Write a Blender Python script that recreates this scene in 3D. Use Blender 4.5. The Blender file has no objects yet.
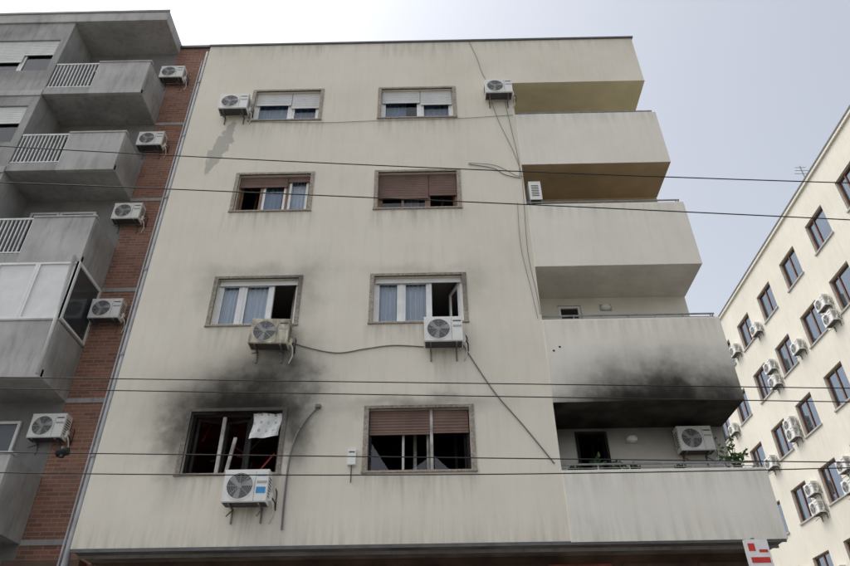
import bpy, math, random
from mathutils import Vector, Matrix
random.seed(7)
scn = bpy.context.scene
PI = math.pi

# ------------------------------------------------------------------ materials
def new_mat(name):
    m = bpy.data.materials.new(name); m.use_nodes = True
    nt = m.node_tree
    b = nt.nodes["Principled BSDF"]
    return m, nt, b

class NT:
    def __init__(s, nt): s.nt = nt; s.n = nt.nodes; s.l = nt.links
    def m(s, op, a, b=None, c=None, clamp=False):
        nd = s.n.new("ShaderNodeMath"); nd.operation = op; nd.use_clamp = clamp
        for i, v in enumerate((a, b, c)):
            if v is None: continue
            if isinstance(v, (int, float)): nd.inputs[i].default_value = v
            else: s.l.new(v, nd.inputs[i])
        return nd.outputs[0]
    def coord(s):
        tc = s.n.new("ShaderNodeTexCoord"); return tc.outputs["Object"]
    def sep(s, v):
        nd = s.n.new("ShaderNodeSeparateXYZ"); s.l.new(v, nd.inputs[0]); return nd.outputs
    def scale(s, v, sc):
        nd = s.n.new("ShaderNodeMapping"); s.l.new(v, nd.inputs[0]); nd.inputs["Scale"].default_value = sc; return nd.outputs[0]
    def noise(s, v, scale, detail=3, rough=.55):
        nd = s.n.new("ShaderNodeTexNoise"); s.l.new(v, nd.inputs["Vector"])
        nd.inputs["Scale"].default_value = scale; nd.inputs["Detail"].default_value = detail
        nd.inputs["Roughness"].default_value = rough; return nd.outputs["Fac"]
    def mix(s, fac, a, b, mode='MIX'):
        nd = s.n.new("ShaderNodeMix"); nd.data_type = 'RGBA'; nd.blend_type = mode
        for idx, v in ((0, fac), (6, a), (7, b)):
            if isinstance(v, (int, float)): nd.inputs[idx].default_value = v
            elif isinstance(v, tuple): nd.inputs[idx].default_value = (*v[:3], 1)
            else: s.l.new(v, nd.inputs[idx])
        return nd.outputs[2]
    def ramp(s, v, lo, hi):
        nd = s.n.new("ShaderNodeMapRange"); s.l.new(v, nd.inputs[0])
        nd.inputs[1].default_value = lo; nd.inputs[2].default_value = hi; return nd.outputs[0]
    def bump(s, h, strength, dist=.01):
        nd = s.n.new("ShaderNodeBump"); s.l.new(h, nd.inputs["Height"])
        nd.inputs["Strength"].default_value = strength; nd.inputs["Distance"].default_value = dist
        return nd.outputs[0]
    def gauss(s, X, Z, cx, cz, sx, sz, a):
        dx = s.m('DIVIDE', s.m('SUBTRACT', X, cx), sx); dz = s.m('DIVIDE', s.m('SUBTRACT', Z, cz), sz)
        r = s.m('ADD', s.m('MULTIPLY', dx, dx), s.m('MULTIPLY', dz, dz))
        return s.m('MULTIPLY', s.m('EXPONENT', s.m('MULTIPLY', r, -1)), a)
    def boxmask(s, X, Z, x0, x1, z0, z1, soft, a):
        fx = s.m('MULTIPLY', s.ramp(X, x0-soft, x0+soft), s.ramp(X, x1+soft, x1-soft))
        fz = s.m('MULTIPLY', s.ramp(Z, z0, z1), s.ramp(Z, z1+.02, z1))
        return s.m('MULTIPLY', s.m('MULTIPLY', fx, fz), a)

def simple(name, col, rough=.7, var=.12, nscale=6, bump=0, metallic=0, dirt=None, spec=.3):
    m, nt, b = new_mat(name); N = NT(nt); c = N.coord()
    n = N.noise(c, nscale, 3)
    dark = tuple(x*(1-var*1.6) for x in col); lite = tuple(min(1, x*(1+var)) for x in col)
    colr = N.mix(N.ramp(n, .3, .7), dark, lite)
    if dirt:
        st = N.noise(N.scale(c, (4, 4, .7)), 1.9, 4, .6)
        colr = N.mix(N.m('MULTIPLY', N.ramp(st, .48, .8), dirt), colr, (.08, .075, .065))
    nt.links.new(colr, b.inputs["Base Color"])
    b.inputs["Roughness"].default_value = rough; b.inputs["Metallic"].default_value = metallic
    b.inputs["Specular IOR Level"].default_value = spec
    if bump:
        nt.links.new(N.bump(N.noise(c, nscale*12, 2), bump), b.inputs["Normal"])
    return m

SOOT_LEFT = [(-3.50, 6.75, .85, .50, 5.0), (-3.05, 7.25, .75, .60, 2.2), (-2.75, 7.95, .42, .55, .75), (-3.5, 7.0, 1.5, .9, .50),
             (-2.35, 6.3, .26, .6, 1.5), (-4.50, 6.2, .24, .7, 1.2), (-.2, 6.86, 1.1, .15, .9), (-2.36, 9.5, .28, .7, .50), (-4.48, 9.5, .24, .6, .32), (-3.4, 9.83, 1.1, .20, .45),
             (.9, 9.45, .22, .55, .30), (-.2, 9.82, 1.1, .14, .30)]
SOOT_RIGHT = [(4.25, 6.72, 1.05, .42, 5.0), (3.6, 6.90, .95, .45, 1.8), (4.1, 7.3, 1.3, .55, .85), (5.3, 6.9, .45, .75, .9), (3.7, 6.75, 1.9, .24, 1.1)]
def plaster(name, base, soot=None, amount=1.0, stains='none'):
    m, nt, b = new_mat(name); N = NT(nt); c = N.coord(); o = N.sep(c); X, Y, Z = o[0], o[1], o[2]
    big = N.noise(c, .45, 6, .68)
    col = N.mix(N.ramp(big, .3, .7), tuple(x*q for x, q in zip(base, (.90, .895, .88))), tuple(min(1, x*1.03) for x in base))
    rainn = N.noise(N.scale(c, (5, 5, .5)), 1.7, 4, .62)
    col = N.mix(N.m('MULTIPLY', N.ramp(rainn, .48, .85), .11*amount), col, (.2, .17, .12))
    if stains != 'none':
        rain = N.ramp(rainn, .38, .72); ms = []
        if stains == 'left':
            per = N.m('MODULO', N.m('SUBTRACT', Z, 2.64), 2.945)
            fz = N.ramp(per, 2.30, 2.94)
            fx = N.m('MAXIMUM', N.m('MULTIPLY', N.ramp(X, -4.5, -4.35), N.ramp(X, -2.4, -2.55)), N.m('MULTIPLY', N.ramp(X, -1.3, -1.15), N.ramp(X, .9, .75)))
            ms.append(N.m('MULTIPLY', N.m('MULTIPLY', fz, fx), .42))
            ms.append(N.boxmask(X, Z, -3.15, -2.65, 4.3, 5.2, .1, .9))
            ms.append(N.boxmask(X, Z, -.05, .6, 7.1, 7.95, .12, .45))
        else:
            per = N.m('MODULO', N.m('SUBTRACT', Z, 2.62), 2.955)
            ms.append(N.m('MULTIPLY', N.ramp(per, 2.5, 2.94), .26))
        ms.append(N.m('MULTIPLY', N.ramp(Z, 4.95, 4.4), .32))
        ms.append(N.m('MULTIPLY', N.ramp(Z, 16.9, 17.5), .28))
        t = ms[0]
        for q in ms[1:]: t = N.m('MAXIMUM', t, q)
        col = N.mix(N.m('MULTIPLY', t, rain, clamp=True), col, (.17, .15, .115))
        if stains == 'left':
            wob = N.m('MULTIPLY', N.m('SUBTRACT', N.noise(c, 3.0, 3), .5), .6)
            Xw = N.m('ADD', X, wob)
            p = N.gauss(N.m('SUBTRACT', Xw, N.m('MULTIPLY', N.m('SUBTRACT', Z, 13.6), .24)), Z, -4.84, 13.55, .19, .95, 1.0)
            col = N.mix(N.m('MULTIPLY', N.ramp(p, .36, .44), .55), col, (.27, .265, .24))
    if soot:
        wn = N.noise(c, 1.0, 5, .6)
        w = N.m('MULTIPLY', N.m('SUBTRACT', wn, .5), 1.1)
        Xs = N.m('ADD', X, w); Zs = N.m('ADD', Z, N.m('MULTIPLY', w, .8))
        t = None
        for (cx, cz, sx, sz, a) in soot:
            g = N.gauss(Xs, Zs, cx, cz, sx, sz, a)
            t = g if t is None else N.m('ADD', t, g)
        fine = N.noise(c, 3.0, 5, .62)
        t = N.m('MULTIPLY', t, N.m('ADD', N.m('MULTIPLY', fine, 1.2), .15))
        t = N.m('SUBTRACT', 1.0, N.m('EXPONENT', N.m('MULTIPLY', t, -1.0)))
        col = N.mix(t, col, (.019, .015, .012))
    nt.links.new(col, b.inputs["Base Color"])
    b.inputs["Roughness"].default_value = .92; b.inputs["Specular IOR Level"].default_value = .15
    nt.links.new(N.bump(N.noise(c, 40, 2), .3, .008), b.inputs["Normal"])
    return m

def sooty(name, base, z0, z1, a0, a1):
    m, nt, b = new_mat(name); N = NT(nt); c = N.coord(); o = N.sep(c)
    n = N.m('MULTIPLY', N.m('SUBTRACT', N.noise(c, 2.0, 4), .5), .5)
    if z1-z0 < .99:
        f = N.ramp(N.m('ADD', o[2], n), z0, z1)
        f = N.m('ADD', N.m('MULTIPLY', f, a1-a0), a0, clamp=True)
    else:
        f = N.m('ADD', n, a0, clamp=True)
    nt.links.new(N.mix(f, base, (.018, .016, .014)), b.inputs["Base Color"])
    b.inputs["Roughness"].default_value = .95; b.inputs["Specular IOR Level"].default_value = .1
    return m

def brick(name):
    m, nt, b = new_mat(name); N = NT(nt); c = N.coord()
    o = N.sep(c); cb = N.n.new("ShaderNodeCombineXYZ")
    N.l.new(N.m('ADD', o[0], o[1]), cb.inputs[0]); N.l.new(o[2], cb.inputs[1])
    t = N.n.new("ShaderNodeTexBrick"); N.l.new(cb.outputs[0], t.inputs["Vector"])
    t.inputs["Color1"].default_value = (.32, .14, .09, 1); t.inputs["Color2"].default_value = (.20, .088, .058, 1)
    t.inputs["Mortar"].default_value = (.28, .23, .19, 1); t.inputs["Scale"].default_value = 1
    t.inputs["Mortar Size"].default_value = .008; t.inputs["Brick Width"].default_value = .26
    t.inputs["Row Height"].default_value = .08; t.inputs["Bias"].default_value = 0
    n = N.noise(c, 1.2, 4)
    col = N.mix(N.m('MULTIPLY', N.ramp(n, .42, .75), .5), t.outputs["Color"], (.13, .09, .07))
    N.l.new(col, b.inputs["Base Color"]); b.inputs["Roughness"].default_value = .9
    N.l.new(N.bump(t.outputs["Fac"], -.4, .008), b.inputs["Normal"])
    return m

def glass(name, tint=(.9, .95, 1), refl=1.5, gcol=(1, 1, 1)):
    m = bpy.data.materials.new(name); m.use_nodes = True; nt = m.node_tree; N = NT(nt)
    for n in list(nt.nodes): nt.nodes.remove(n)
    out = nt.nodes.new("ShaderNodeOutputMaterial"); mx = nt.nodes.new("ShaderNodeMixShader")
    tr = nt.nodes.new("ShaderNodeBsdfTransparent"); tr.inputs[0].default_value = (*tint, 1)
    gl = nt.nodes.new("ShaderNodeBsdfGlossy"); gl.inputs["Roughness"].default_value = .03; gl.inputs[0].default_value = (*gcol, 1)
    fr = nt.nodes.new("ShaderNodeFresnel"); fr.inputs[0].default_value = refl
    h = N.bump(N.noise(N.coord(), 1.3, 1), .15, .02)
    nt.links.new(h, gl.inputs["Normal"]); 
    nt.links.new(fr.outputs[0], mx.inputs[0]); nt.links.new(tr.outputs[0], mx.inputs[1]); nt.links.new(gl.outputs[0], mx.inputs[2])
    nt.links.new(mx.outputs[0], out.inputs[0]); return m

def stone_surround(name):
    m, nt, b = new_mat(name); N = NT(nt); c = N.coord(); o = N.sep(c)
    v = N.noise(c, 30, 2, .7); n = N.noise(c, 3, 3)
    col = N.mix(N.ramp(v, .36, .64), (.22, .18, .145), (.45, .40, .335))
    col = N.mix(N.m('MULTIPLY', N.ramp(n, .4, .7), .35), col, (.22, .18, .145))
    t = None   # smoke left on the stone of the burnt and smoked windows
    for g in ((-3.4, 6.9, 1.0, .45, 3.5), (-2.5, 6.3, .3, .6, 1.4), (-4.4, 6.3, .3, .6, 1.2), (-.2, 6.9, 1.2, .2, 1.0), (-2.55, 9.6, .4, .6, 1.1), (-3.4, 9.8, 1.1, .2, .7), (-4.4, 9.4, .2, .6, .5), (.8, 9.5, .3, .6, .8), (-.2, 9.8, 1.1, .15, .5)):
        q = N.gauss(o[0], o[2], *g); t = q if t is None else N.m('ADD', t, q)
    t = N.m('SUBTRACT', 1.0, N.m('EXPONENT', N.m('MULTIPLY', N.m('MULTIPLY', t, N.m('ADD', n, .2)), -1.0)))
    col = N.mix(t, col, (.022, .018, .015))
    N.l.new(col, b.inputs["Base Color"]); b.inputs["Roughness"].default_value = .8; return m

def ground_mat(name, col, s=30):
    m, nt, b = new_mat(name); N = NT(nt); c = N.coord()
    col2 = N.mix(N.ramp(N.noise(c, .4, 4), .3, .7), tuple(x*.8 for x in col), tuple(x*1.2 for x in col))
    col2 = N.mix(N.m('MULTIPLY', N.noise(c, s, 2), .3), col2, tuple(x*.5 for x in col))
    N.l.new(col2, b.inputs["Base Color"]); b.inputs["Roughness"].default_value = .9
    return m

CREAM = (.735, .685, .585)
M = {}
M['plaster'] = plaster('facade_plaster', CREAM, SOOT_LEFT, stains='left')
M['parapet'] = plaster('parapet_plaster', (.76, .72, .635), SOOT_RIGHT, stains='right')
M['inner'] = simple('loggia_plaster', (.74, .70, .61), .9, .06, 2)
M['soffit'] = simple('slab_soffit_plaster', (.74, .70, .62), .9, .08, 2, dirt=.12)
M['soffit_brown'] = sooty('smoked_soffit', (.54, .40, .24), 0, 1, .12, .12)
M['soffit_bounce'] = simple('bounce_lit_soffit', (.80, .70, .45), .9, .06, 2)  # warm light reflected onto the top loggia ceiling, painted into its base colour
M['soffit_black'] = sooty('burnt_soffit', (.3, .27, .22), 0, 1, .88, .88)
M['inner_burnt'] = sooty('burnt_loggia_wall', (.66, .62, .55), 6.15, 7.05, .04, .95)
M['inner_tan'] = sooty('smoked_loggia_wall', (.62, .50, .34), 0, 1, .12, .12)
M['surround'] = stone_surround('stone_window_surround')
M['white'] = simple('white_frame_paint', (.76, .76, .74), .45, .06, 5, dirt=.1)
M['dirtywhite'] = simple('smoked_white_frame', (.50, .47, .43), .6, .3, 5, dirt=.5)
M['brownframe'] = simple('brown_frame_paint', (.22, .14, .09), .5, .2, 6)
M['blind_white'] = simple('white_roller_blind', (.72, .72, .70), .6, .05, 3, dirt=.08)
M['blind_brown'] = simple('brown_roller_blind', (.20, .125, .10), .6, .12, 3, dirt=.2)
M['curtain'] = simple('white_curtain', (.82, .86, .92), .9, .05, 2)
M['curtain_blue'] = simple('blue_curtain', (.42, .54, .68), .9, .1, 2)
M['glass'] = glass('window_glass', (.88, .93, .97), 1.7)
M['glass_dirty'] = glass('sooted_window_glass', (.25, .24, .23), 1.35)
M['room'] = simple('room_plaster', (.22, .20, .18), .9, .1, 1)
M['room_burnt'] = simple('burnt_room_plaster', (.045, .032, .028), .95, .5, 2.5)
M['room_red'] = simple('burnt_red_room', (.26, .05, .035), .95, .6, 1.8)
M['flash'] = simple('dark_metal_flashing', (.12, .12, .12), .5, .15, 5, metallic=.3)
M['concrete'] = simple('grey_concrete', (.35, .345, .33), .95, .16, 1.2, .3, dirt=.45)
M['concrete_l'] = simple('light_concrete', (.44, .43, .41), .95, .12, 1.2, .3, dirt=.4)
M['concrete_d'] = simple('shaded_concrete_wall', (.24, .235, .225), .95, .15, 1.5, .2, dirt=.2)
M['brick'] = brick('red_brick')
M['rail'] = simple('white_rail_paint', (.66, .67, .66), .5, .15, 7, dirt=.2)
M['railgrey'] = simple('galvanised_rail', (.40, .42, .43), .4, .15, 7, metallic=.6)
M['ac'] = simple('cooler_casing', (.76, .75, .71), .5, .05, 3, dirt=.12)
M['ac_b'] = simple('scorched_cooler_casing', (.58, .53, .41), .7, .4, 3.0, dirt=.85)
M['ac_dark'] = simple('cooler_grille_shadow', (.06, .06, .06), .6, .1, 8)
M['ac_grey'] = simple('cooler_grille_wire', (.36, .36, .35), .5, .1, 8)
M['steel'] = simple('bracket_steel', (.20, .19, .18), .6, .2, 8, metallic=.4)
M['bluelabel'] = simple('blue_label', (.05, .26, .55), .5, .05, 8)
M['cable'] = simple('black_cable', (.02, .02, .02), .6, .1, 8)
M['cablegrey'] = simple('grey_cable', (.17, .165, .16), .6, .1, 8)
M['pipe'] = simple('grey_drainpipe_metal', (.15, .16, .175), .6, .2, 3)
M['pipewhite'] = simple('white_pipe', (.66, .66, .64), .5, .1, 3, dirt=.2)
M['off'] = plaster('office_plaster', (.70, .67, .59), amount=1.6)
M['offglass'] = glass('office_glass', (.30, .38, .47), 3.2, (.80, .90, 1.0))
M['darkglass'] = simple('dark_tinted_panel', (.05, .055, .06), .15, .1, 3, spec=.6)
M['offframe'] = simple('office_window_frame', (.20, .10, .07), .5, .2, 6)
M['asphalt'] = ground_mat('asphalt', (.06, .06, .062))
M['paving'] = ground_mat('paving', (.36, .35, .33), 20)
M['kerb'] = ground_mat('kerb_stone', (.36, .35, .33), 20)
M['roadpaint'] = simple('road_paint', (.75, .75, .72), .7, .1, 8)
M['terrain'] = ground_mat('ground', (.22, .21, .18), 5)
M['shopdark'] = simple('shopfront_brown', (.11, .065, .045), .7, .3, 2)
M['shopred'] = simple('shop_red_panel', (.28, .08, .055), .6, .25, 3)
M['shopsoffit'] = simple('shop_soffit', (.17, .14, .115), .8, .3, 2, dirt=.4)
M['leaf'] = simple('leaf', (.07, .13, .035), .6, .4, 20)
M['terracotta'] = simple('terracotta', (.35, .14, .08), .8, .15, 8)
M['signwhite'] = simple('sign_white', (.75, .74, .72), .5, .05, 8)
M['signred'] = simple('sign_red', (.55, .04, .03), .5, .05, 8)
M['lamp'] = simple('lamp_opal_cover', (.8, .8, .76), .3, .03, 8)
M['tar'] = simple('roof_felt', (.10, .10, .10), .9, .2, 3)
M['charred'] = simple('charred_wood', (.018, .016, .015), .8, .4, 8)

# ------------------------------------------------------------------ mesh builder
class MB:
    def __init__(s): s.v = []; s.f = []; s.mi = []; s.mats = []; s.smooth = []
    def mat(s, k):
        if k not in s.mats: s.mats.append(k)
        return s.mats.index(k)
    def face(s, pts, k, sm=False):
        n = len(s.v); s.v += [tuple(p) for p in pts]; s.f.append(tuple(range(n, n+len(pts)))); s.mi.append(s.mat(k)); s.smooth.append(sm)
    def box(s, x0, x1, y0, y1, z0, z1, k):
        n = len(s.v); s.v += [(x, y, z) for z in (z0, z1) for y in (y0, y1) for x in (x0, x1)]
        for q in ((0, 2, 3, 1), (4, 5, 7, 6), (0, 1, 5, 4), (2, 6, 7, 3), (0, 4, 6, 2), (1, 3, 7, 5)):
            s.f.append(tuple(n+i for i in q)); s.mi.append(s.mat(k)); s.smooth.append(False)
    def obox(s, c, ax, ay, az, k):
        c = Vector(c); n = len(s.v)
        s.v += [tuple(c+ax*i+ay*j+az*l) for l in (-1, 1) for j in (-1, 1) for i in (-1, 1)]
        for q in ((0, 2, 3, 1), (4, 5, 7, 6), (0, 1, 5, 4), (2, 6, 7, 3), (0, 4, 6, 2), (1, 3, 7, 5)):
            s.f.append(tuple(n+i for i in q)); s.mi.append(s.mat(k)); s.smooth.append(False)
    def tube(s, pts, r, k, seg=8, cap=True):
        pts = [Vector(p) for p in pts]; rings = []
        for i, p in enumerate(pts):
            d = (pts[min(i+1, len(pts)-1)]-pts[max(i-1, 0)]).normalized()
            a = d.cross(Vector((0, 0, 1)) if abs(d.z) < .9 else Vector((1, 0, 0))).normalized(); b = d.cross(a)
            n = len(s.v); rr = r[i] if isinstance(r, (list, tuple)) else r
            for j in range(seg):
                t = 2*PI*j/seg; s.v.append(tuple(p+a*math.cos(t)*rr+b*math.sin(t)*rr))
            rings.append(n)
        for a, b in zip(rings, rings[1:]):
            for j in range(seg):
                s.f.append((a+j, a+(j+1) % seg, b+(j+1) % seg, b+j)); s.mi.append(s.mat(k)); s.smooth.append(True)
        if cap:
            for a in (rings[0], rings[-1]):
                s.f.append(tuple(a+j for j in range(seg))); s.mi.append(s.mat(k)); s.smooth.append(False)
    def ring(s, c, r0, r1, k, seg=28, y=None):
        for j in range(seg):
            t0 = 2*PI*j/seg; t1 = 2*PI*(j+1)/seg
            P = lambda r, t: (c[0]+r*math.cos(t), c[1], c[2]+r*math.sin(t))
            if r0 <= 0: s.face([(c[0], c[1], c[2]), P(r1, t0), P(r1, t1)], k)
            else: s.face([P(r0, t0), P(r1, t0), P(r1, t1), P(r0, t1)], k)
    def obj(s, name, parent=None, bevel=0, mesh_only=False):
        me = bpy.data.meshes.new(name); me.from_pydata(s.v, [], s.f)
        for k in s.mats: me.materials.append(M[k])
        me.polygons.foreach_set("material_index", s.mi); me.polygons.foreach_set("use_smooth", s.smooth); me.update()
        if mesh_only: return me
        o = bpy.data.objects.new(name, me); scn.collection.objects.link(o)
        if parent: o.parent = parent
        if bevel:
            b = o.modifiers.new("bevel", 'BEVEL'); b.width = bevel; b.segments = 2; b.limit_method = 'ANGLE'
        return o

def empty(name, loc=(0, 0, 0), rot=0):
    o = bpy.data.objects.new(name, None); scn.collection.objects.link(o); o.location = loc; o.rotation_euler = (0, 0, rot); return o

def wall_grid(mb, x0, x1, z0, z1, holes, y, depth, k, kreveal=None):
    """front facing -y at y, with rectangular holes and reveals running back to y+depth"""
    xs = sorted({x0, x1, *[h[0] for h in holes], *[h[1] for h in holes]})
    zs = sorted({z0, z1, *[h[2] for h in holes], *[h[3] for h in holes]})
    xs = [x for x in xs if x0 <= x <= x1]; zs = [z for z in zs if z0 <= z <= z1]
    for a, b in zip(xs, xs[1:]):
        for c, d in zip(zs, zs[1:]):
            mx, mz = (a+b)/2, (c+d)/2
            if any(h[0] < mx < h[1] and h[2] < mz < h[3] for h in holes): continue
            mb.face([(a, y, c), (b, y, c), (b, y, d), (a, y, d)], k)
    kr = kreveal or k; Y = y+depth
    for (a, b, c, d) in [h[:4] for h in holes]:
        if depth <= 0: continue
        mb.face([(a, y, c), (a, Y, c), (a, Y, d), (a, y, d)], kr)
        mb.face([(b, y, c), (b, y, d), (b, Y, d), (b, Y, c)], kr)
        mb.face([(a, y, c), (b, y, c), (b, Y, c), (a, Y, c)], kr)
        mb.face([(a, y, d), (a, Y, d), (b, Y, d), (b, y, d)], kr)

def blind(mb, x0, x1, z0, z1, y, k, slat=.052):
    n = max(1, int((z1-z0)/slat)); h = (z1-z0)/n
    for i in range(n):
        a = z0+i*h
        mb.face([(x0, y, a), (x1, y, a), (x1, y-.010, a+h*.35), (x0, y-.010, a+h*.35)], k)
        mb.face([(x0, y-.010, a+h*.35), (x1, y-.010, a+h*.35), (x1, y, a+h*.93), (x0, y, a+h*.93)], k)
        mb.face([(x0, y, a+h*.93), (x1, y, a+h*.93), (x1, y+.004, a+h), (x0, y+.004, a+h)], k)
    mb.box(x0, x1, y-.014, y+.006, z0-.03, z0, k)

def curtain(mb, x0, x1, z0, z1, y, k, folds=7, amp=.03, seed=0):
    rnd = random.Random(seed); n = folds*6; ph = rnd.random()*6
    P = []
    for i in range(n+1):
        t = i/n; P.append((x0+(x1-x0)*t, y+amp*math.sin(t*folds*2*PI+ph+.8*math.sin(t*9+ph))))
    for i in range(n):
        a, b = P[i], P[i+1]
        mb.face([(a[0], a[1], z0), (b[0], b[1], z0), (b[0], b[1], z1), (a[0], a[1], z1)], k, True)

def sash(mb, x0, x1, z0, z1, y, kf, kg='glass', w=.055, t=.05):
    mb.box(x0, x0+w, y, y+t, z0, z1, kf); mb.box(x1-w, x1, y, y+t, z0, z1, kf)
    mb.box(x0+w, x1-w, y, y+t, z0, z0+w, kf); mb.box(x0+w, x1-w, y, y+t, z1-w, z1, kf)
    if kg: mb.face([(x0+w, y+t*.5, z0+w), (x1-w, y+t*.5, z0+w), (x1-w, y+t*.5, z1-w), (x0+w, y+t*.5, z1-w)], kg)

def open_sash(mb, hinge, w_, z0, z1, ang, kf, kg='glass', left=True, w=.05):
    hx, hy = hinge; s = 1 if left else -1
    d = Vector((s*math.cos(ang), math.sin(ang), 0)); nrm = Vector((-d.y, d.x, 0))
    def bx(a, b, c, e, k):
        cen = Vector((hx, hy, 0))+d*((a+b)/2)+Vector((0, 0, (c+e)/2))
        mb.obox(cen, d*((b-a)/2), nrm*.022, Vector((0, 0, (e-c)/2)), k)
    bx(0, w, z0, z1, kf); bx(w_-w, w_, z0, z1, kf); bx(w, w_-w, z0, z0+w, kf); bx(w, w_-w, z1-w, z1, kf)
    if kg:
        a = Vector((hx, hy, 0))+d*w; b = Vector((hx, hy, 0))+d*(w_-w)
        mb.face([(a.x, a.y, z0+w), (b.x, b.y, z0+w), (b.x, b.y, z1-w), (a.x, a.y, z1-w)], kg)

def room(mb, x0, x1, z0, z1, y0, y1, k):
    mb.face([(x0, y1, z0), (x1, y1, z0), (x1, y1, z1), (x0, y1, z1)], k)
    mb.face([(x0, y0, z0), (x0, y1, z0), (x0, y1, z1), (x0, y0, z1)], k)
    mb.face([(x1, y0, z0), (x1, y0, z1), (x1, y1, z1), (x1, y1, z0)], k)
    mb.face([(x0, y0, z0), (x1, y0, z0), (x1, y1, z0), (x0, y1, z0)], k)
    mb.face([(x0, y0, z1), (x0, y1, z1), (x1, y1, z1), (x1, y0, z1)], k)

# ------------------------------------------------------------------ the apartment block
B = empty('apartment_building')
XL, XR, XG = -5.75, 5.53, 2.16
Z0, ZT = 4.44, 17.45
rows = [(5.60, 6.84), (8.54, 9.75), (11.47, 12.67), (14.40, 15.58)]
cols = [(-4.34, -2.55), (-1.19, .75)]
lt = [(5.60, 6.83), (8.57, 9.84), (11.53, 12.74), (14.45, 15.67)]
SW = .085
holes = []
for z0, z1 in rows:
    for x0, x1 in cols: holes.append((x0+SW, x1-SW, z0+.05, z1-.06))
mb = MB()
wall_grid(mb, XL, XG, Z0, ZT, holes, 0, .20, 'plaster')
mb.face([(XG, 0, 15.67), (XR, 0, 15.67), (XR, 0, ZT), (XG, 0, ZT)], 'plaster')
for i, (a, b) in enumerate(lt):
    mb.face([(XG, 0, a-.3), (XG, 1.15, a-.3), (XG, 1.15, b), (XG, 0, b)], 'inner_burnt' if i == 0 else 'inner')
mb.face([(XL, 0, Z0), (XL, 0, ZT), (XL, 13, ZT), (XL, 13, Z0)], 'inner')
mb.face([(XR, 1.15, 0), (XR, 13, 0), (XR, 13, ZT), (XR, 1.15, ZT)], 'inner')
mb.face([(XR, 0, 15.67), (XR, 1.15, 15.67), (XR, 1.15, ZT), (XR, 0, ZT)], 'inner')
mb.face([(XL, 13, 0), (XL, 13, ZT), (XR, 13, ZT), (XR, 13, 0)], 'inner')
mb.face([(XL, 0, ZT-.05), (XR, 0, ZT-.05), (XR, 13, ZT-.05), (XL, 13, ZT-.05)], 'tar')
mb.obj('facade_wall', B)
mb = MB()
mb.box(XL-.03, XR+.04, -.035, .25, ZT, ZT+.03, 'flash'); mb.box(XL-.03, XR+.04, -.035, -.025, ZT-.03, ZT, 'flash')
mb.box(XR+.012, XR+.04, .25, 13, ZT-.05, ZT+.03, 'flash')
mb.obj('roof_flashing', B)
kin = ['inner_burnt', 'inner', 'inner_tan', 'inner']
kso = ['soffit_black', 'soffit', 'soffit_brown', 'soffit_bounce']
bots = [4.44, 6.83, 9.84, 12.74, 15.67]
mb = MB()
for i, (a, b) in enumerate(lt):
    zb = bots[i]; y0 = -.03
    mb.box(XG, XR+.02, y0, .11, zb+(.003 if i else 0), a, 'parapet')
    mb.box(XR-.11, XR+.018, .11, 1.149, zb+.003, a-.002, 'parapet')
    fl = zb+.22
    mb.face([(XG, .11, fl), (XR-.11, .11, fl), (XR-.11, 1.15, fl), (XG, 1.15, fl)], 'soffit')
mb.obj('balcony_parapets', B, .006)
mb = MB()
for i, (a, b) in enumerate(lt):
    fl = bots[i]+.22
    hl = [(2.75, 3.25, 9.0, 9.66)] if i == 1 else ([(2.72, 3.32, 4.75, 6.76)] if i == 0 else ([(2.8, 3.6, fl+.02, b-.45)] if i == 2 else [(2.8, 3.6, fl+.02, b-.35)]))
    wall_grid(mb, XG, XR, fl, b, hl, 1.15, .1, kin[i])
    for h in hl:
        x0, x1, z0, z1 = h
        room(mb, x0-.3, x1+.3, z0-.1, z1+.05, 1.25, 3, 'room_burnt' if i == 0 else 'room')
        if i == 0:
            open_sash(mb, (x1-.03, 1.22), .5, z0+.02, z1-.02, 1.2, 'charred', None, left=False, w=.08)
            mb.box(x0, x0+.05, 1.12, 1.25, z0, z1, 'charred'); mb.box(x1-.05, x1, 1.12, 1.25, z0, z1, 'charred'); mb.box(x0+.05, x1-.05, 1.12, 1.25, z1-.05, z1, 'charred')
        else:
            sash(mb, x0+.01, x1-.01, z0+.01, z1-.01, 1.17, 'white', 'glass')
mb.obj('loggia_back_walls', B)
mb = MB()
for i, (a, b) in enumerate(lt):
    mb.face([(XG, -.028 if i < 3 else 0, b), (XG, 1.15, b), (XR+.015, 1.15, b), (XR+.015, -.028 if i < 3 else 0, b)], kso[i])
mb.obj('loggia_soffits', B)
mb = MB()
for i, (a, b) in enumerate(lt):
    for x in [XG+.1+j*(XR-XG-.2)/6 for j in range(7)]:
        mb.tube([(x, .05, a), (x, .05, a+.115)], .011, 'railgrey', 6)
    mb.tube([(XG+.02, .05, a+.12), (XR-.03, .05, a+.12), (XR-.03, 1.14, a+.12)], .019, 'railgrey', 8)
    mb.tube([(XG+.02, .05, a+.055), (XR-.03, .05, a+.055)], .008, 'railgrey', 6)
mb.obj('parapet_railings', B)
mb = MB()
for z0, z1 in rows:
    for x0, x1 in cols:
        mb.box(x0, x0+SW, -.018, .03, z0, z1, 'surround'); mb.box(x1-SW, x1, -.018, .03, z0, z1, 'surround')
        mb.box(x0+SW, x1-SW, -.018, .03, z1-.06, z1, 'surround')
        mb.box(x0-.01, x1+.01, -.035, .19, z0+.01, z0+.048, 'surround')
mb.obj('window_surrounds', B, .004)

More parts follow.
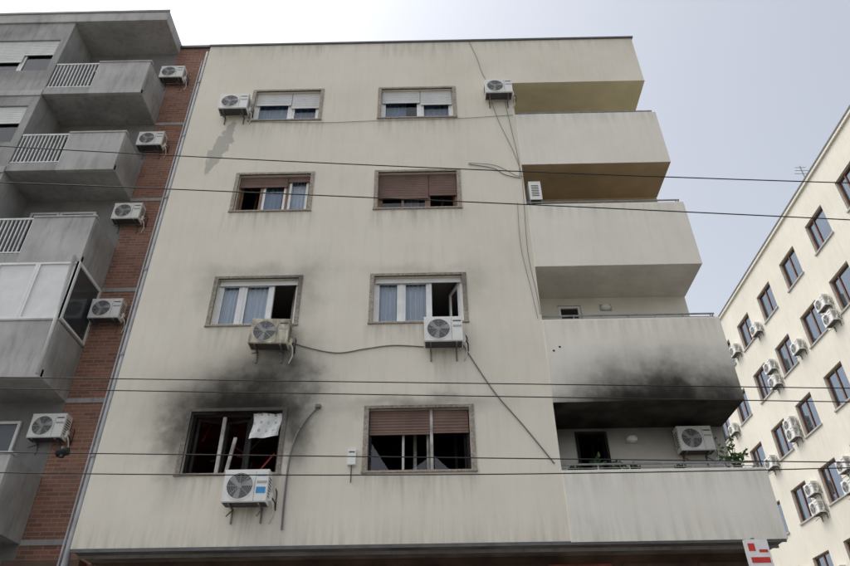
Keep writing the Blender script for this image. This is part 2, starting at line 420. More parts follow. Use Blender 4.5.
def win(name, ci, ri, build, rk='room'):
    x0, x1 = cols[ci]; z0, z1 = rows[ri]; x0 += SW; x1 -= SW; z0 += .05; z1 -= .06
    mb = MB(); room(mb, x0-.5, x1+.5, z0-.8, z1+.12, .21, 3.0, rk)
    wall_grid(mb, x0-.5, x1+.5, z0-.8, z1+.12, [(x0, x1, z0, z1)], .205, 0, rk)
    build(mb, x0, x1, z0, z1); mb.obj(name, B)
Y = .12
def outer(mb, x0, x1, z0, z1, k, mull=()):
    w = .05
    mb.box(x0, x0+w, Y, Y+.07, z0, z1, k); mb.box(x1-w, x1, Y, Y+.07, z0, z1, k)
    mb.box(x0+w, x1-w, Y, Y+.07, z0, z0+w, k); mb.box(x0+w, x1-w, Y, Y+.07, z1-w, z1, k)
    for m_ in mull: mb.box(m_-.03, m_+.03, Y-.002, Y+.07, z0+w, z1-w, k)
    return x0+w, x1-w, z0+w, z1-w
def w41(mb, x0, x1, z0, z1):
    a, b, c, d = outer(mb, x0, x1, z0, z1, 'white', (-3.35,))
    sash(mb, a, -3.38, c, d, Y+.01, 'white'); sash(mb, -3.32, b, c, d, Y+.01, 'white')
    blind(mb, x0+.02, -3.36, z0+.66, z1, Y-.03, 'blind_white'); blind(mb, -3.34, x1-.02, z0+.54, z1, Y-.03, 'blind_white')
    curtain(mb, a, b, c-.05, d, .28, 'curtain_blue', 10)
def w42(mb, x0, x1, z0, z1):
    a, b, c, d = outer(mb, x0, x1, z0, z1, 'white', (-.14,))
    sash(mb, a, -.17, c, d, Y+.01, 'white'); sash(mb, -.11, b, c, d, Y+.01, 'white')
    blind(mb, x0+.02, -.15, z0+.66, z1, Y-.03, 'blind_white'); blind(mb, -.13, x1-.02, z0+.58, z1, Y-.03, 'blind_white')
    curtain(mb, a, -.5, c-.05, d, .28, 'curtain_blue', 6); curtain(mb, -.2, b, c-.05, d, .3, 'curtain_blue', 6)
def w31(mb, x0, x1, z0, z1):
    a, b, c, d = outer(mb, x0, x1, z0, z1, 'brownframe', (-3.73, -3.15))
    open_sash(mb, (a, Y+.06), .5, c, d, 1.1, 'brownframe')
    sash(mb, -3.70, -3.18, c, d, Y+.01, 'white'); sash(mb, -3.12, b, c, d, Y+.01, 'white')
    blind(mb, x0+.02, -3.16, z0+.80, z1, Y-.03, 'blind_brown'); blind(mb, -3.14, x1-.02, z0+.95, z1, Y-.03, 'blind_brown')
    curtain(mb, -3.75, -3.3, c-.05, d, .26, 'curtain_blue', 4); curtain(mb, -3.1, b, c-.05, d, .26, 'curtain', 6)
def w32(mb, x0, x1, z0, z1):
    a, b, c, d = outer(mb, x0, x1, z0, z1, 'brownframe', (.03,))
    sash(mb, a, 0, c, d, Y+.01, 'brownframe'); open_sash(mb, (b, Y+.06), .55, c, d, 1.0, 'brownframe', left=False)
    mb.box(-.58, -.53, Y+.01, Y+.06, c+.05, d-.05, 'brownframe')
    blind(mb, x0+.02, .02, z0+.38, z1, Y-.03, 'blind_brown'); blind(mb, .04, x1-.02, z0+.46, z1, Y-.03, 'blind_brown')
    curtain(mb, -.55, -.2, c-.05, d, .4, 'curtain', 4)
def w21(mb, x0, x1, z0, z1):
    a, b, c, d = outer(mb, x0, x1, z0, z1, 'white', (-3.76, -3.16))
    sash(mb, a, -3.79, c, d, Y+.01, 'white'); sash(mb, -3.73, -3.19, c, d, Y+.01, 'white')
    open_sash(mb, (b, Y+.06), .5, c, d, 1.25, 'dirtywhite', left=False)
    blind(mb, x0+.02, x1-.02, z1-.09, z1, Y-.03, 'blind_white')
    curtain(mb, a, -3.72, c-.05, d, .26, 'curtain', 6, seed=3); curtain(mb, -3.72, -3.2, c-.05, d, .27, 'curtain', 5, seed=4)
def w22(mb, x0, x1, z0, z1):
    a, b, c, d = outer(mb, x0, x1, z0, z1, 'white', (-.56, .02))
    sash(mb, a, -.59, c, d, Y+.01, 'white'); sash(mb, -.53, -.01, c, d, Y+.01, 'white')
    open_sash(mb, (b-.01, Y+.05), .5, c+.02, d-.02, 1.2, 'white', left=False)
    blind(mb, x0+.02, x1-.02, z1-.09, z1, Y-.03, 'blind_white')
    curtain(mb, a, -.62, c-.05, d, .26, 'curtain', 6, seed=5); curtain(mb, -.5, -.05, c-.05, d, .27, 'curtain', 5, seed=6)
def w11(mb, x0, x1, z0, z1):
    a, b, c, d = outer(mb, x0, x1, z0, z1, 'charred', ())
    open_sash(mb, (a+.02, Y+.08), .50, c, d, .35, 'charred', None)
    mb.box(-3.72, -3.66, Y+.01, Y+.06, c, d, 'dirtywhite'); mb.box(-3.22, -3.16, Y, Y+.06, c, d, 'charred')
    open_sash(mb, (-3.24, Y+.10), .46, c, d-.02, .25, 'charred', None, left=False, w=.045)
    mb.obox((-3.52, Y+.14, c+.35), Vector((.03, .0, 0)), Vector((0, .02, 0)), Vector((.04, 0, .34)), 'dirtywhite')
    nx, nz = 12, 9; rnd = random.Random(9); G = []
    for j in range(nz+1):
        row = []
        for i in range(nx+1):
            u, v = i/nx, j/nz
            row.append((-3.17+.50*u+.02*math.sin(v*5), Y-.05+.018*math.sin(u*9+v*4)+.006*rnd.uniform(-1, 1), d+.03-v*(.48-.06*u)+.012*math.sin(u*7)))
        G.append(row)
    for j in range(nz):
        for i in range(nx): mb.face([G[j][i], G[j][i+1], G[j+1][i+1], G[j+1][i]], 'blind_white' if (i % 3 or j % 3) else 'dirtywhite', True)
    rnd = random.Random(4)
    for j in range(30):
        x = rnd.uniform(a, b); y = rnd.uniform(.4, 1.8); z = rnd.uniform(c-.1, d+.1); L = rnd.uniform(.15, .6); t = rnd.uniform(0, PI)
        mb.obox((x, y, z), Vector((math.cos(t), .1, math.sin(t)))*L*.5, Vector((0, .012, 0)), Vector((-math.sin(t), 0, math.cos(t)))*.015, rnd.choice(['charred', 'charred', 'room_red']))
def w12(mb, x0, x1, z0, z1):
    a, b, c, d = outer(mb, x0, x1, z0, z1, 'charred', (.0,))
    blind(mb, x0+.02, -.03, z0+.70, z1, Y-.03, 'blind_brown'); blind(mb, .02, x1-.02, z0+.72, z1, Y-.03, 'blind_brown')
    mb.box(-.03, .02, Y-.05, Y-.004, z0, z1, 'dirtywhite')
    mb.box(-.52, -.48, Y+.02, Y+.06, c, d, 'dirtywhite')
    open_sash(mb, (-.05, Y+.08), .5, c, d-.05, 1.0, 'dirtywhite', None, left=False, w=.045)
    open_sash(mb, (b-.02, Y+.08), .55, c, d-.05, 1.25, 'charred', 'glass_dirty', left=False, w=.045)
    for pts in ([(a, c), (a+.32, c), (a, c+.5)], [(-.44, c), (-.1, c), (-.1, c+.2), (-.3, c+.05)], [(.04, c), (.3, c), (.04, c+.26)]):
        mb.face([(p[0], Y+.04, p[1]) for p in pts], 'glass')
win('burnt_window', 0, 0, w11, 'room_red'); win('smoked_window', 1, 0, w12, 'room_burnt')
win('curtained_window', 0, 1, w21); win('open_window', 1, 1, w22)
win('brown_blind_window', 0, 2, w31); win('brown_blind_window', 1, 2, w32)
win('white_blind_window', 0, 3, w41); win('white_blind_window', 1, 3, w42)

mb = MB()
mb.face([(XL, 0, Z0), (XL, 1.0, Z0), (XR, 1.15, Z0), (XR, 0, Z0)], 'shopsoffit')
mb.box(XL, XR, -.012, .02, Z0-.035, Z0+.02, 'flash')
mb.box(XL, XR, .30, .33, Z0-.05, Z0-.003, 'concrete'); mb.box(XL, XR-.002, .82, 1.0, 3.55, Z0-.002, 'shopdark')
for i in range(9):
    x = XL+.2+i*1.24
    mb.box(x, x+1.05, .79, .819, 3.62, 4.30, 'shopred' if i in (3, 4, 6) else 'shopdark')
    mb.box(x, x+1.05, 1.2, 1.22, .4, 3.4, 'darkglass'); mb.box(x-.12, x-.02, 1.0, 1.25, 0.14, 3.55, 'shopdark')
mb.box(XL, XR, 1.25, 1.4, .0, 3.55, 'shopdark'); mb.box(XL, XR, 1.0, 1.2, .14, .4, 'concrete')
mb.obj('ground_floor_shopfront', B)

# ------------------------------------------------------------------ coolers
def ac_mesh(name, kc, label=False, missing=False):
    mb = MB(); W, Dp, H = .72, .27, .52; y0 = -.06-Dp; y1 = -.06; r = .215; cx = -.09; cz = H/2
    mb.box(-W/2, W/2, y0+.012, y1, 0, H, kc)
    mb.box(-W/2-.004, W/2+.004, y0+.006, y1+.002, H-.018, H+.012, kc)
    mb.box(-W/2+.006, W/2-.006, y0, y0+.0118, .012, H-.02, kc)
    mb.box(-W/2+.02, W/2-.02, y0+.03, y1-.02, -.008, -.001, 'ac_dark')
    yf = y0-.002
    mb.ring((cx, yf, cz), 0, r, 'ac_dark', 36)
    for q in range(1, 9): mb.ring((cx, yf-.010, cz), r*q/8.6-.0035, r*q/8.6+.0035, 'ac_grey', 30)
    mb.ring((cx, yf-.008, cz), r-.006, r+.014, kc, 36)
    mb.ring((cx, yf-.013, cz), 0, .04, 'ac_grey', 16)
    for q in range(8):
        t = PI*q/4; d = Vector((math.cos(t), 0, math.sin(t)))
        mb.obox(Vector((cx, yf-.012, cz))+d*(r*.55), d*r*.45, Vector((0, .002, 0)), Vector((-d.z, 0, d.x))*.004, 'ac_grey')
    for q in range(3):
        t = 2*PI*q/3+.4; d = Vector((math.cos(t), 0, math.sin(t))); e = Vector((-d.z, 0, d.x))
        c = Vector((cx, yf-.003, cz))
        mb.face([c+d*.04-e*.02, c+d*.19-e*.07, c+d*.2+e*.03, c+d*.04+e*.03], 'ac_grey')
    xs = cx+r+.025
    mb.box(xs, xs+.004, yf-.0005, yf+.002, .02, H-.03, 'ac_dark')
    mb.box(xs+.03, W/2-.02, yf-.002, yf+.002, .30, .34, 'ac_grey')
    mb.box(xs+.03, W/2-.03, yf-.002, yf+.002, .42, .445, 'bluelabel' if label else 'ac_dark')
    if label: mb.box(xs+.03, W/2-.03, yf-.003, yf+.002, .14, .24, 'bluelabel')
    for s_ in (-1, 1):
        for q in range(7): mb.box(*(sorted((s_*(W/2), s_*(W/2+.004)))), y0+.06, y1-.05, .1+q*.05, .12+q*.05, 'ac_dark')
    mb.box(W/2, W/2+.05, y1-.12, y1-.04, .06, .20, kc)
    for x in (-.24, .24):
        mb.box(x-.012, x+.012, y0+.02, 0, -.034, -.010, 'steel'); mb.box(x-.012, x+.012, -.03, 0, -.25, -.034, 'steel')
        mb.obox((x, (y0)/2-.01, -.13), Vector((.008, 0, 0)), Vector((0, .145, .09)), Vector((0, -.006, .007)), 'steel')
    mb.tube([(W/2+.03, y1-.08, .1), (W/2+.07, y1-.06, .02), (W/2+.07, -.03, -.10), (W/2+.02, -.015, -.25)], .013, 'ac', 6)
    mb.tube([(W/2+.03, y1-.08, .14), (W/2+.10, y1-.06, .05), (W/2+.10, -.03, -.05), (W/2+.09, -.015, .25), (W/2+.05, .02, .35)], .010, 'cable', 6)
    return mb.obj(name, mesh_only=True)
ACM = ac_mesh('cooler', 'ac'); ACL = ac_mesh('cooler_labelled', 'ac', True); ACB = ac_mesh('cooler_scorched', 'ac_b')
def ac(x, y, z, rz=0, me=None, s=1, tilt=0):
    o = bpy.data.objects.new('air_conditioner', me or ACM); scn.collection.objects.link(o)
    o.location = (x, y, z); o.rotation_euler = (0, tilt, rz); o.scale = (s, s, s); return o
ac(-4.66, 0, 14.55, s=.96); ac(1.79, 0, 14.95, s=.93); ac(-3.0, 0, 7.98, me=ACB, tilt=.04); ac(.25, 0, 7.96)
ac(-3.02, 0, 5.06, me=ACL); ac(4.88, 1.15, 6.26, s=.88); ac(2.20, .38, 11.72, rz=PI/2)

# ------------------------------------------------------------------ cables and small fittings
def smoothpath(pts, n=10):
    out = []; P = [Vector(p) for p in pts]
    for i in range(len(P)-1):
        p0, p1, p2, p3 = P[max(i-1, 0)], P[i], P[i+1], P[min(i+2, len(P)-1)]
        for j in range(n):
            t = j/n
            out.append(.5*((2*p1)+(p2-p0)*t+(2*p0-5*p1+4*p2-p3)*t*t+(3*p1-p0-3*p2+p3)*t**3))
    out.append(P[-1]); return out
def cable(pts, r=.009, k='cablegrey', name='wall_cable', y=-.02):
    mb = MB(); mb.tube(smoothpath([(p[0], y if len(p) == 2 else p[2], p[1]) for p in pts]), r, k, 6); return mb.obj(name)
cable([(-2.66, 8.20), (-2.35, 8.06), (-1.75, 7.92), (-1.2, 8.0), (-.7, 8.06), (-.12, 8.02)], .012)
cable([(.62, 8.05), (.74, 7.8), (1.0, 7.3), (1.22, 6.93), (1.6, 6.4), (2.05, 5.72)], .011)
cable([(-2.42, 4.70), (-2.43, 5.2), (-2.42, 5.85), (-2.34, 6.3), (-2.18, 6.6), (-2.0, 6.83)], .018, 'cablegrey', 'conduit', -.03)
mb = MB(); mb.box(-2.06, -1.96, -.07, 0, 6.80, 6.87, 'steel'); mb.obj('cable_outlet', bevel=.01)
cable([(-4.3, 14.38), (-2.5, 14.30), (-1.2, 14.33), (.8, 14.36), (2.1, 14.44)], .006)
cable([(.95, 12.80), (1.5, 12.66), (1.75, 12.45), (2.1, 12.33)], .009)
cable([(.95, 12.84), (1.55, 12.75), (2.0, 12.42), (2.18, 12.4)], .006)
cable([(1.62, 14.95), (1.75, 14.2), (1.98, 13.3), (2.12, 12.5), (2.10, 11.6), (2.05, 10.2), (2.12, 9.2), (2.14, 8.7)], .006)
cable([(1.95, 14.95), (2.02, 14.0), (2.1, 12.9), (2.08, 12.4)], .006)
cable([(1.18, 17.4), (1.35, 16.7), (1.45, 16.1), (1.6, 15.55)], .006)
cable([(2.08, 8.6), (2.02, 9.3), (1.92, 10.4), (1.96, 11.6)], .005)
mb = MB(); mb.box(-1.43, -1.29, -.08, 0, 5.74, 6.02, 'ac'); mb.box(-1.41, -1.31, -.085, -.08, 5.95, 5.97, 'ac_dark')
mb.tube([(-1.36, -.04, 5.74), (-1.36, -.03, 5.45)], .012, 'cablegrey', 6); mb.obj('junction_box', bevel=.008)
mb = MB()
for x, z in ((2.30, 7.88), (2.42, 7.96)): mb.ring((x, -.034, z), 0, .022, 'charred', 10)
mb.obj('anchor_holes')
def lamp(x, y, z):
    mb = MB(); n = 14
    prof = [(.0, .10), (.05, .095), (.085, .07), (.10, .03), (.10, 0)]
    for (r0, d0), (r1, d1) in zip(prof, prof[1:]):
        for j in range(n):
            a, b = 2*PI*j/n, 2*PI*(j+1)/n
            mb.face([(x+r0*math.cos(a)*1.1, y-d0, z+r0*math.sin(a)*.7), (x+r1*math.cos(a)*1.1, y-d1, z+r1*math.sin(a)*.7), (x+r1*math.cos(b)*1.1, y-d1, z+r1*math.sin(b)*.7), (x+r0*math.cos(b)*1.1, y-d0, z+r0*math.sin(b)*.7)], 'lamp', True)
    mb.box(x-.12, x+.12, y-.02, y, z-.08, z+.08, 'ac_grey'); mb.obj('wall_lamp')
lamp(3.78, 1.15, 6.60); lamp(3.78, 1.15, 9.58)
mb = MB(); mb.tube([(XL-.07, .10, 0), (XL-.07, .10, 17.3)], .055, 'pipe', 12)
for z in range(2, 18, 2): mb.tube([(XL-.07, .10, z), (XL-.07, .10, z+.06)], .066, 'pipe', 12)
mb.tube([(XL-.19, .14, 0), (XL-.19, .14, 17.0)], .02, 'pipe', 8)
mb.obj('drainpipe')
mb = MB(); mb.box(4.72, 5.06, -.35, -.27, 3.95, 4.36, 'signwhite'); mb.box(4.75, 5.03, -.354, -.35, 4.02, 4.10, 'signred'); mb.box(4.75, 4.85, -.354, -.35, 4.19, 4.30, 'signred')
mb.box(4.90, 5.03, -.354, -.35, 4.17, 4.21, 'signred'); mb.box(4.87, 4.91, -.27, .1, 4.36, 4.40, 'steel'); mb.obj('shop_sign')

def plant(x, y, z, h, spread, n, name='potted_plant', seed=0, stems=7, ls=1):
    rnd = random.Random(seed); mb = MB()
    pr = [(.07, 0), (.10, .18), (.115, .18), (.115, .21), (.095, .21)]
    for (r0, a), (r1, b) in zip(pr, pr[1:]):
        for j in range(12):
            t0, t1 = 2*PI*j/12, 2*PI*(j+1)/12
            mb.face([(x+r0*math.cos(t0), y+r0*math.sin(t0), z+a), (x+r0*math.cos(t1), y+r0*math.sin(t1), z+a), (x+r1*math.cos(t1), y+r1*math.sin(t1), z+b), (x+r1*math.cos(t0), y+r1*math.sin(t0), z+b)], 'terracotta')
    for s in range(stems):
        t = rnd.uniform(0, 2*PI); L = rnd.uniform(.6, 1)*h; q = rnd.uniform(.2, 1)*spread
        tip = Vector((x+q*math.cos(t), y+q*math.sin(t)*.6, z+.2+L)); base = Vector((x, y, z+.18)); mid = (base+tip)/2+Vector((0, 0, .1*h))
        path = smoothpath([base, mid, tip], 6); mb.tube(path, .005, 'leaf', 5)
        for j in range(n):
            p = path[min(len(path)-1, int(rnd.uniform(.25, 1)*len(path)))]
            d = Vector((rnd.uniform(-1, 1), rnd.uniform(-1, 1), rnd.uniform(-.4, .9))).normalized(); sd = d.cross(Vector((rnd.random(), rnd.random(), .3))).normalized()
            l = rnd.uniform(.06, .13)*ls; w = l*.24
            mb.face([p, p+d*l*.5+sd*w, p+d*l, p+d*l*.5-sd*w], 'leaf')
    mb.obj(name)
plant(5.28, .35, 5.30, .55, .28, 9, seed=1, stems=8); plant(5.40, .80, 5.35, .95, .34, 9, seed=2, stems=8); plant(2.85, .3, 5.48, .22, .2, 9, seed=3)
plant(3.15, .3, 5.46, .16, .15, 9, seed=4); plant(3.5, .3, 5.42, .12, .15, 7, seed=5); plant(2.45, .3, 5.46, .10, .15, 9, seed=6); plant(4.2, .3, 5.42, .1, .12, 7, seed=8)
mb = MB()
for zz in (5.05, 5.33): mb.box(2.3, 5.3, .2, .42, zz-.025, zz, 'steel')
for x in (2.35, 3.8, 5.25): mb.box(x-.015, x+.015, .25, .28, 4.66, 5.4, 'steel')
mb.obj('plant_shelf')

# ------------------------------------------------------------------ left neighbour
L = empty('concrete_balcony_building')
yf, yw = .25, 1.35
XB, XM, XBL = -7.38, -8.75, -9.95
tops = [17.15, 14.38, 11.64, 8.92, 6.15]
mb = MB()
mb.face([(XB, yw, 0), (XL+.3, yw, 0), (XL+.3, yw, 19.30), (XB, yw, 19.30)], 'brick')
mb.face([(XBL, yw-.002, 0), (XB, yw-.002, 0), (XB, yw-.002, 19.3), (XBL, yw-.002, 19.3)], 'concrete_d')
mb.face([(XL+.3, yw, 0), (XL+.3, 13, 0), (XL+.3, 13, 19.3), (XL+.3, yw, 19.3)], 'brick')
mb.face([(-17, 13, 0), (-17, 13, 19.3), (XL+.3, 13, 19.3), (XL+.3, 13, 0)], 'concrete')
for t in tops: mb.box(XB+.001, XL+.1, yw-.015, yw-.001, t-1.27, t-1.17, 'concrete')
mb.box(-17, XB+.04, yf-.05, yw+.3, 19.02, 19.45, 'concrete_l'); mb.box(-17, XL+.32, yw+.301, 13, 19.1, 19.4, 'tar')
mb.box(XB+.041, XL+.32, yw-.06, yw+.3, 19.27, 19.36, 'flash'); mb.box(-17, XB+.06, yf-.07, yf-.051, 19.40, 19.49, 'flash')
hl = [(-12.6, -10.15, t-.25, t+1.1) for t in tops]
wall_grid(mb, -17, XBL, 0, 19.02, hl, yf, .15, 'concrete'); mb.face([(XBL, yf, 0), (XBL, yw, 0), (XBL, yw, 19.02), (XBL, yf, 19.02)], 'concrete')
for t in tops: mb.box(-17, XBL-.001, yf-.03, yf-.001, t-1.3, t-1.1, 'concrete_l')
mb.obj('walls', L)
mb = MB()
for i, t in enumerate(tops):
    x0, x1, z0, z1 = hl[i]
    room(mb, x0-.1, x1+.05, z0-.1, z1+.1, yf+.151, 3, 'room')
    for a, b in ((x0, -11.8), (-11.8, -10.98), (-10.98, x1)):
        sash(mb, a+.005, b-.005, z0, z1, yf+.08, 'white')
    blind(mb, x0, -11.8, z0+.3, z1, yf+.05, 'blind_white'); blind(mb, -11.8, -10.98, z0+.45, z1, yf+.05, 'blind_white'); blind(mb, -10.98, x1, z0+.75, z1, yf+.05, 'blind_white')
    sash(mb, -9.7, -9.0, t-1.0, t+1.1, yw-.06, 'white', 'darkglass'); sash(mb, -8.98, -8.1, t-.2, t+1.1, yw-.06, 'white', 'darkglass')
mb.obj('windows', L)
mb = MB()
for i, t in enumerate(tops):
    zb = t-1.24
    mb.box(XBL+.002, XB, yf, yw-.003, zb, zb+.17, 'concrete')
    mb.box(XM, XB, yf-.02, yf+.08, zb-.02, t, 'concrete_l')
    mb.box(XB-.07, XB+.012, yf+.081, yw-.004, zb-.01, t-.02, 'concrete')
    mb.box(XM-.02, XB+.03, yf-.04, yf+.10, t, t+.05, 'concrete_l')
    mb.box(XBL+.001, XM-.001, yf-.012, yf+.06, zb-.01, zb+.24, 'concrete')
mb.obj('balconies', L, .008)
mb = MB()
for i, t in enumerate(tops):
    zb = t-1.0
    for j in range(13):
        x = XBL+.05+j*(XM-XBL-.08)/12; mb.box(x-.011, x+.011, yf+.02, yf+.045, zb, t-.02, 'rail')
    mb.box(XBL+.01, XM-.022, yf+.01, yf+.055, t-.02, t+.025, 'rail'); mb.box(XBL+.01, XM-.003, yf+.01, yf+.055, zb+.04, zb+.07, 'rail')
mb.obj('railings', L)
mb = MB(); t = tops[3]+.05; zt = tops[2]-1.24
for j in range(3):
    a = XBL+.0+j*(XB-XBL)/3; b = a+(XB-XBL)/3
    sash(mb, a, b-.004, t, zt-.01, yf-.02, 'white', None, .05)
    mb.face([(a+.05, yf+.01, t+.05), (b-.05, yf+.01, t+.05), (b-.05, yf+.01, zt-.06), (a+.05, yf+.01, zt-.06)], 'blind_white')
mb.box(XB-.05, XB+.02, yf-.02, yf+.04, t, zt-.003, 'white'); mb.box(XB-.05, XB+.02, yw-.07, yw-.01, t, zt-.003, 'white')
mb.box(XB-.05, XB+.02, yf+.04, yw-.07, zt-.08, zt-.003, 'white'); mb.box(XB-.05, XB+.02, yf+.04, yw-.07, t, t+.05, 'white')
mb.box(XB-.04, XB-.01, yf+.04, yw-.07, t+.05, zt-.08, 'darkglass')
mb.obj('balcony_glazing', L)
mb = MB(); mb.tube([(XB-.12, yf-.07, 10.5), (XB-.05, yf-.07, 9.0), (XB-.02, yf-.07, 7.7)], .035, 'pipewhite', 10); mb.obj('overflow_pipe', L)
mb = MB(); mb.box(-17, XB, .3, .5, 3.4, 4.6, 'shopdark'); mb.box(XB, XL-.3, 1.0, 1.3, 3.4, 4.55, 'shopdark'); mb.obj('shop_fascia', L)
for z in (17.57, 14.82, 12.30, 9.50, 6.80): ac({6.8: -7.42, 9.5: -7.0}.get(z, -7.22), yw, z, s=.92)

# ------------------------------------------------------------------ right-hand office building (facade looks along -x)
O = empty('office_building', (17.7, 0, 0), -PI/2)      # local x = -world y
oh = []
colsY = [6.95+2.96*k for k in range(14)]; rowsZ = [21.25-3.18*k for k in range(7)]
for yc in colsY:
    for zc in rowsZ: oh.append((-yc-.80, -yc+.80, zc-.80, zc+.80))
mb = MB(); wall_grid(mb, -50, -4, 0, 23.55, oh, 0, .22, 'off')
mb.face([(-4, 0, 0), (-4, 14, 0), (-4, 14, 23.55), (-4, 0, 23.55)], 'off'); mb.face([(-50, 0, 0), (-50, 0, 23.55), (-50, 14, 23.55), (-50, 14, 0)], 'off')
mb.face([(-50, 14, 0), (-4, 14, 0), (-4, 14, 23.5), (-50, 14, 23.5)], 'off'); mb.face([(-50, 0, 23.5), (-4, 0, 23.5), (-4, 14, 23.5), (-50, 14, 23.5)], 'tar')
mb.box(-50.1, -3.9, -.10, .25, 23.55, 23.75, 'off'); mb.box(-50.1, -3.9, -.12, -.101, 23.68, 23.77, 'flash')
mb.obj('walls', O)
mb = MB(); rnd = random.Random(11)
for (a, b, c, d) in oh:
    mb.box(a-.06, b+.06, -.07, .2, c-.07, c, 'concrete_l')
    w = .07; y = .12
    mb.box(a, a+w, y, y+.06, c, d, 'offframe'); mb.box(b-w, b, y, y+.06, c, d, 'offframe'); mb.box(a+w, b-w, y, y+.06, d-w, d, 'offframe'); mb.box(a+w, b-w, y, y+.06, c, c+w, 'offframe')
    m_ = a+(b-a)*rnd.choice([.5, .5, .34]); mb.box(m_-.035, m_+.035, y-.002, y+.06, c+w, d-w, 'offframe')
    mb.face([(a+w, y+.04, c+w), (b-w, y+.04, c+w), (b-w, y+.04, d-w), (a+w, y+.04, d-w)], 'offglass')
    if rnd.random() < .6: mb.face([(a+.03, y+.12, c+.9-rnd.random()*.6), (b-.03, y+.12, c+.9), (b-.03, y+.12, d), (a+.03, y+.12, d)], rnd.choice(['blind_white', 'curtain']))
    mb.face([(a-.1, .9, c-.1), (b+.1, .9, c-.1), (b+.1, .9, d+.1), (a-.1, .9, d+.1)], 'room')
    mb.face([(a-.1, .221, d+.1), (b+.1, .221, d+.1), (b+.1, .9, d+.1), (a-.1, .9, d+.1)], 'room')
mb.obj('windows', O)
for yc in colsY:
    for zc in rowsZ:
        if rnd.random() < .65:
            ac(17.7, yc+1.48+rnd.uniform(-.12, .12), zc-1.0+rnd.choice([0, .0, .35]), rz=-PI/2, s=rnd.uniform(.98, 1.1))
            if rnd.random() < .35: ac(17.7, yc+1.48+rnd.uniform(-.1, .1), zc-.15, rz=-PI/2, s=1.03)
mb = MB(); mb.tube([(17.9, 12.5, 23.5), (17.9, 12.5, 24.9)], .025, 'steel', 6)
for z, l in ((24.8, .5), (24.6, .65), (24.4, .8)): mb.tube([(17.9-l/2, 12.5, z), (17.9+l/2, 12.5, z)], .012, 'steel', 6)
mb.obj('roof_antenna')

# ------------------------------------------------------------------ overhead wires
def wire(p0, p1, z0, z1, sag, y, r=.009):
    mb = MB(); n = 40; pts = []
    sl = (z1-z0)/(p1-p0)
    for i in range(n+1):
        x = -22+44*i/n; t = (x-p0)/(p1-p0); pts.append((x, y, z0+sl*(x-p0)-4*sag*t*(1-t)))
    mb.tube(pts, r, 'cable', 6); mb.obj('overhead_wire')
wire(-6.48, 5.98, 9.35, 8.26, .06, -4, .008); wire(-6.21, 5.73, 8.59, 7.58, -.02, -4, .008)
wire(-5.08, 4.79, 5.40, 5.07, .0, -4, .006); wire(-5.03, 4.73, 5.25, 4.90, .0, -4, .006)
wire(-4.76, 4.47, 4.47, 4.20, .0, -4, .006); wire(-4.67, 4.45, 4.24, 4.14, .05, -4, .006)
mb = MB(); mb.tube([(-4.06, -4, 4.40), (-4.06, -4, 4.52)], .03, 'cable', 8); mb.tube([(-4.12, -4, 4.45), (-4.0, -4, 4.47)], .045, 'cable', 8); mb.obj('wire_clamp')
def pole(x, y, h):
    mb = MB(); mb.tube([(x, y, 0), (x, y, h)], [.14, .09], 'pipe', 12); mb.tube([(x, y, 0), (x, y, .5)], .18, 'pipe', 12)
    mb.tube([(x, y, h-1), (x, -4, h-.8)], .03, 'pipe', 8); mb.obj('tram_wire_pole')
pole(-21.9, -1.0, 11.2); pole(21.9, -1.0, 9.0)

# ------------------------------------------------------------------ ground, street
mb = MB(); mb.face([(-600, -600, 0), (600, -600, 0), (600, 600, 0), (-600, 600, 0)], 'terrain'); mb.obj('ground')
mb = MB(); mb.face([(-120, -16.5, .004), (120, -16.5, .004), (120, -3.6, .004), (-120, -3.6, .004)], 'asphalt')
mb.face([(8, -3.6, .004), (15, -3.6, .004), (15, 90, .004), (8, 90, .004)], 'asphalt'); mb.obj('road')
mb = MB()
mb.box(-120, 7.8, -3.3, 1.2, 0, .14, 'paving'); mb.box(5.55, 7.8, 1.2, 90, 0, .14, 'paving'); mb.box(15.2, 17.7, -3.3, 90, 0, .14, 'paving')
mb.box(-120, 120, -22, -16.8, 0, .14, 'paving'); mb.obj('pavement')
mb = MB(); mb.box(-120, 7.8, -3.6, -3.301, 0, .145, 'kerb'); mb.box(7.801, 8, -3.6, 90, 0, .145, 'kerb'); mb.box(15, 15.199, -3.3, 90, 0, .145, 'kerb'); mb.box(-120, 120, -16.799, -16.5, 0, .145, 'kerb'); mb.obj('kerb')
mb = MB()
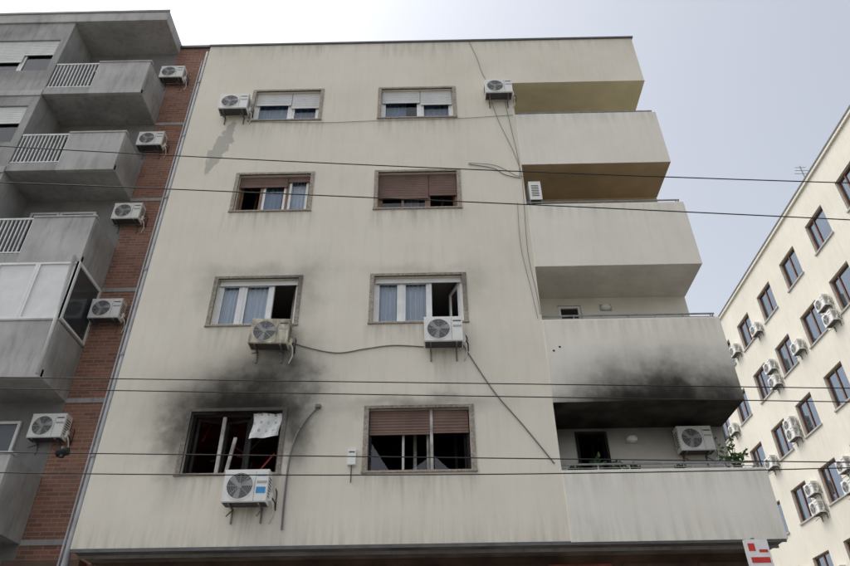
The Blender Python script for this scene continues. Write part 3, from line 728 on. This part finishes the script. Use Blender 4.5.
for i in range(-14, 15): mb.face([(i*8, -10.1, .008), (i*8+3, -10.1, .008), (i*8+3, -9.98, .008), (i*8, -9.98, .008)], 'roadpaint')
mb.obj('road_markings')

# ------------------------------------------------------------------ light: hazy sky, veiled sun high on the left
EL, AZ = math.radians(62), math.radians(-84)       # azimuth from +y towards +x
S = Vector((math.sin(AZ)*math.cos(EL), math.cos(AZ)*math.cos(EL), math.sin(EL)))
ld = bpy.data.lights.new('sun', 'SUN'); ld.energy = 1.2; ld.angle = math.radians(40); ld.color = (1, .94, .84)
lo = bpy.data.objects.new('sun', ld); scn.collection.objects.link(lo); lo.rotation_euler = S.to_track_quat('Z', 'Y').to_euler(); lo.location = S*60
w = bpy.data.worlds.new("World"); scn.world = w; w.use_nodes = True; nt = w.node_tree
bg = nt.nodes["Background"]; sky = nt.nodes.new("ShaderNodeTexSky"); sky.sky_type = 'NISHITA'; sky.sun_disc = False
sky.sun_elevation = EL; sky.sun_rotation = AZ; sky.air_density = 1.0; sky.dust_density = 3.5; sky.ozone_density = 1.0
hs = nt.nodes.new("ShaderNodeHueSaturation"); hs.inputs["Saturation"].default_value = .34
nt.links.new(sky.outputs[0], hs.inputs["Color"]); nt.links.new(hs.outputs[0], bg.inputs[0]); bg.inputs[1].default_value = .245

# ------------------------------------------------------------------ camera
f, pi_, ya, ro = 679.2, math.radians(35.45), math.radians(-.42), math.radians(-.79)
fw = Vector((math.sin(ya)*math.cos(pi_), math.cos(ya)*math.cos(pi_), math.sin(pi_))); rt = Vector((math.cos(ya), -math.sin(ya), 0)); up = rt.cross(fw)
r2 = rt*math.cos(ro)+up*math.sin(ro); u2 = -rt*math.sin(ro)+up*math.cos(ro)
cd = bpy.data.cameras.new('camera'); cd.sensor_width = 36; cd.lens = f/850*36; cd.clip_end = 3000
co = bpy.data.objects.new('camera', cd); scn.collection.objects.link(co)
mt = Matrix((r2, u2, -fw)).transposed().to_4x4(); mt.translation = Vector((0, -11.1, 1.6)); co.matrix_world = mt
scn.camera = co
scn.view_settings.view_transform = 'Standard'; scn.view_settings.look = 'None'; scn.view_settings.exposure = 0
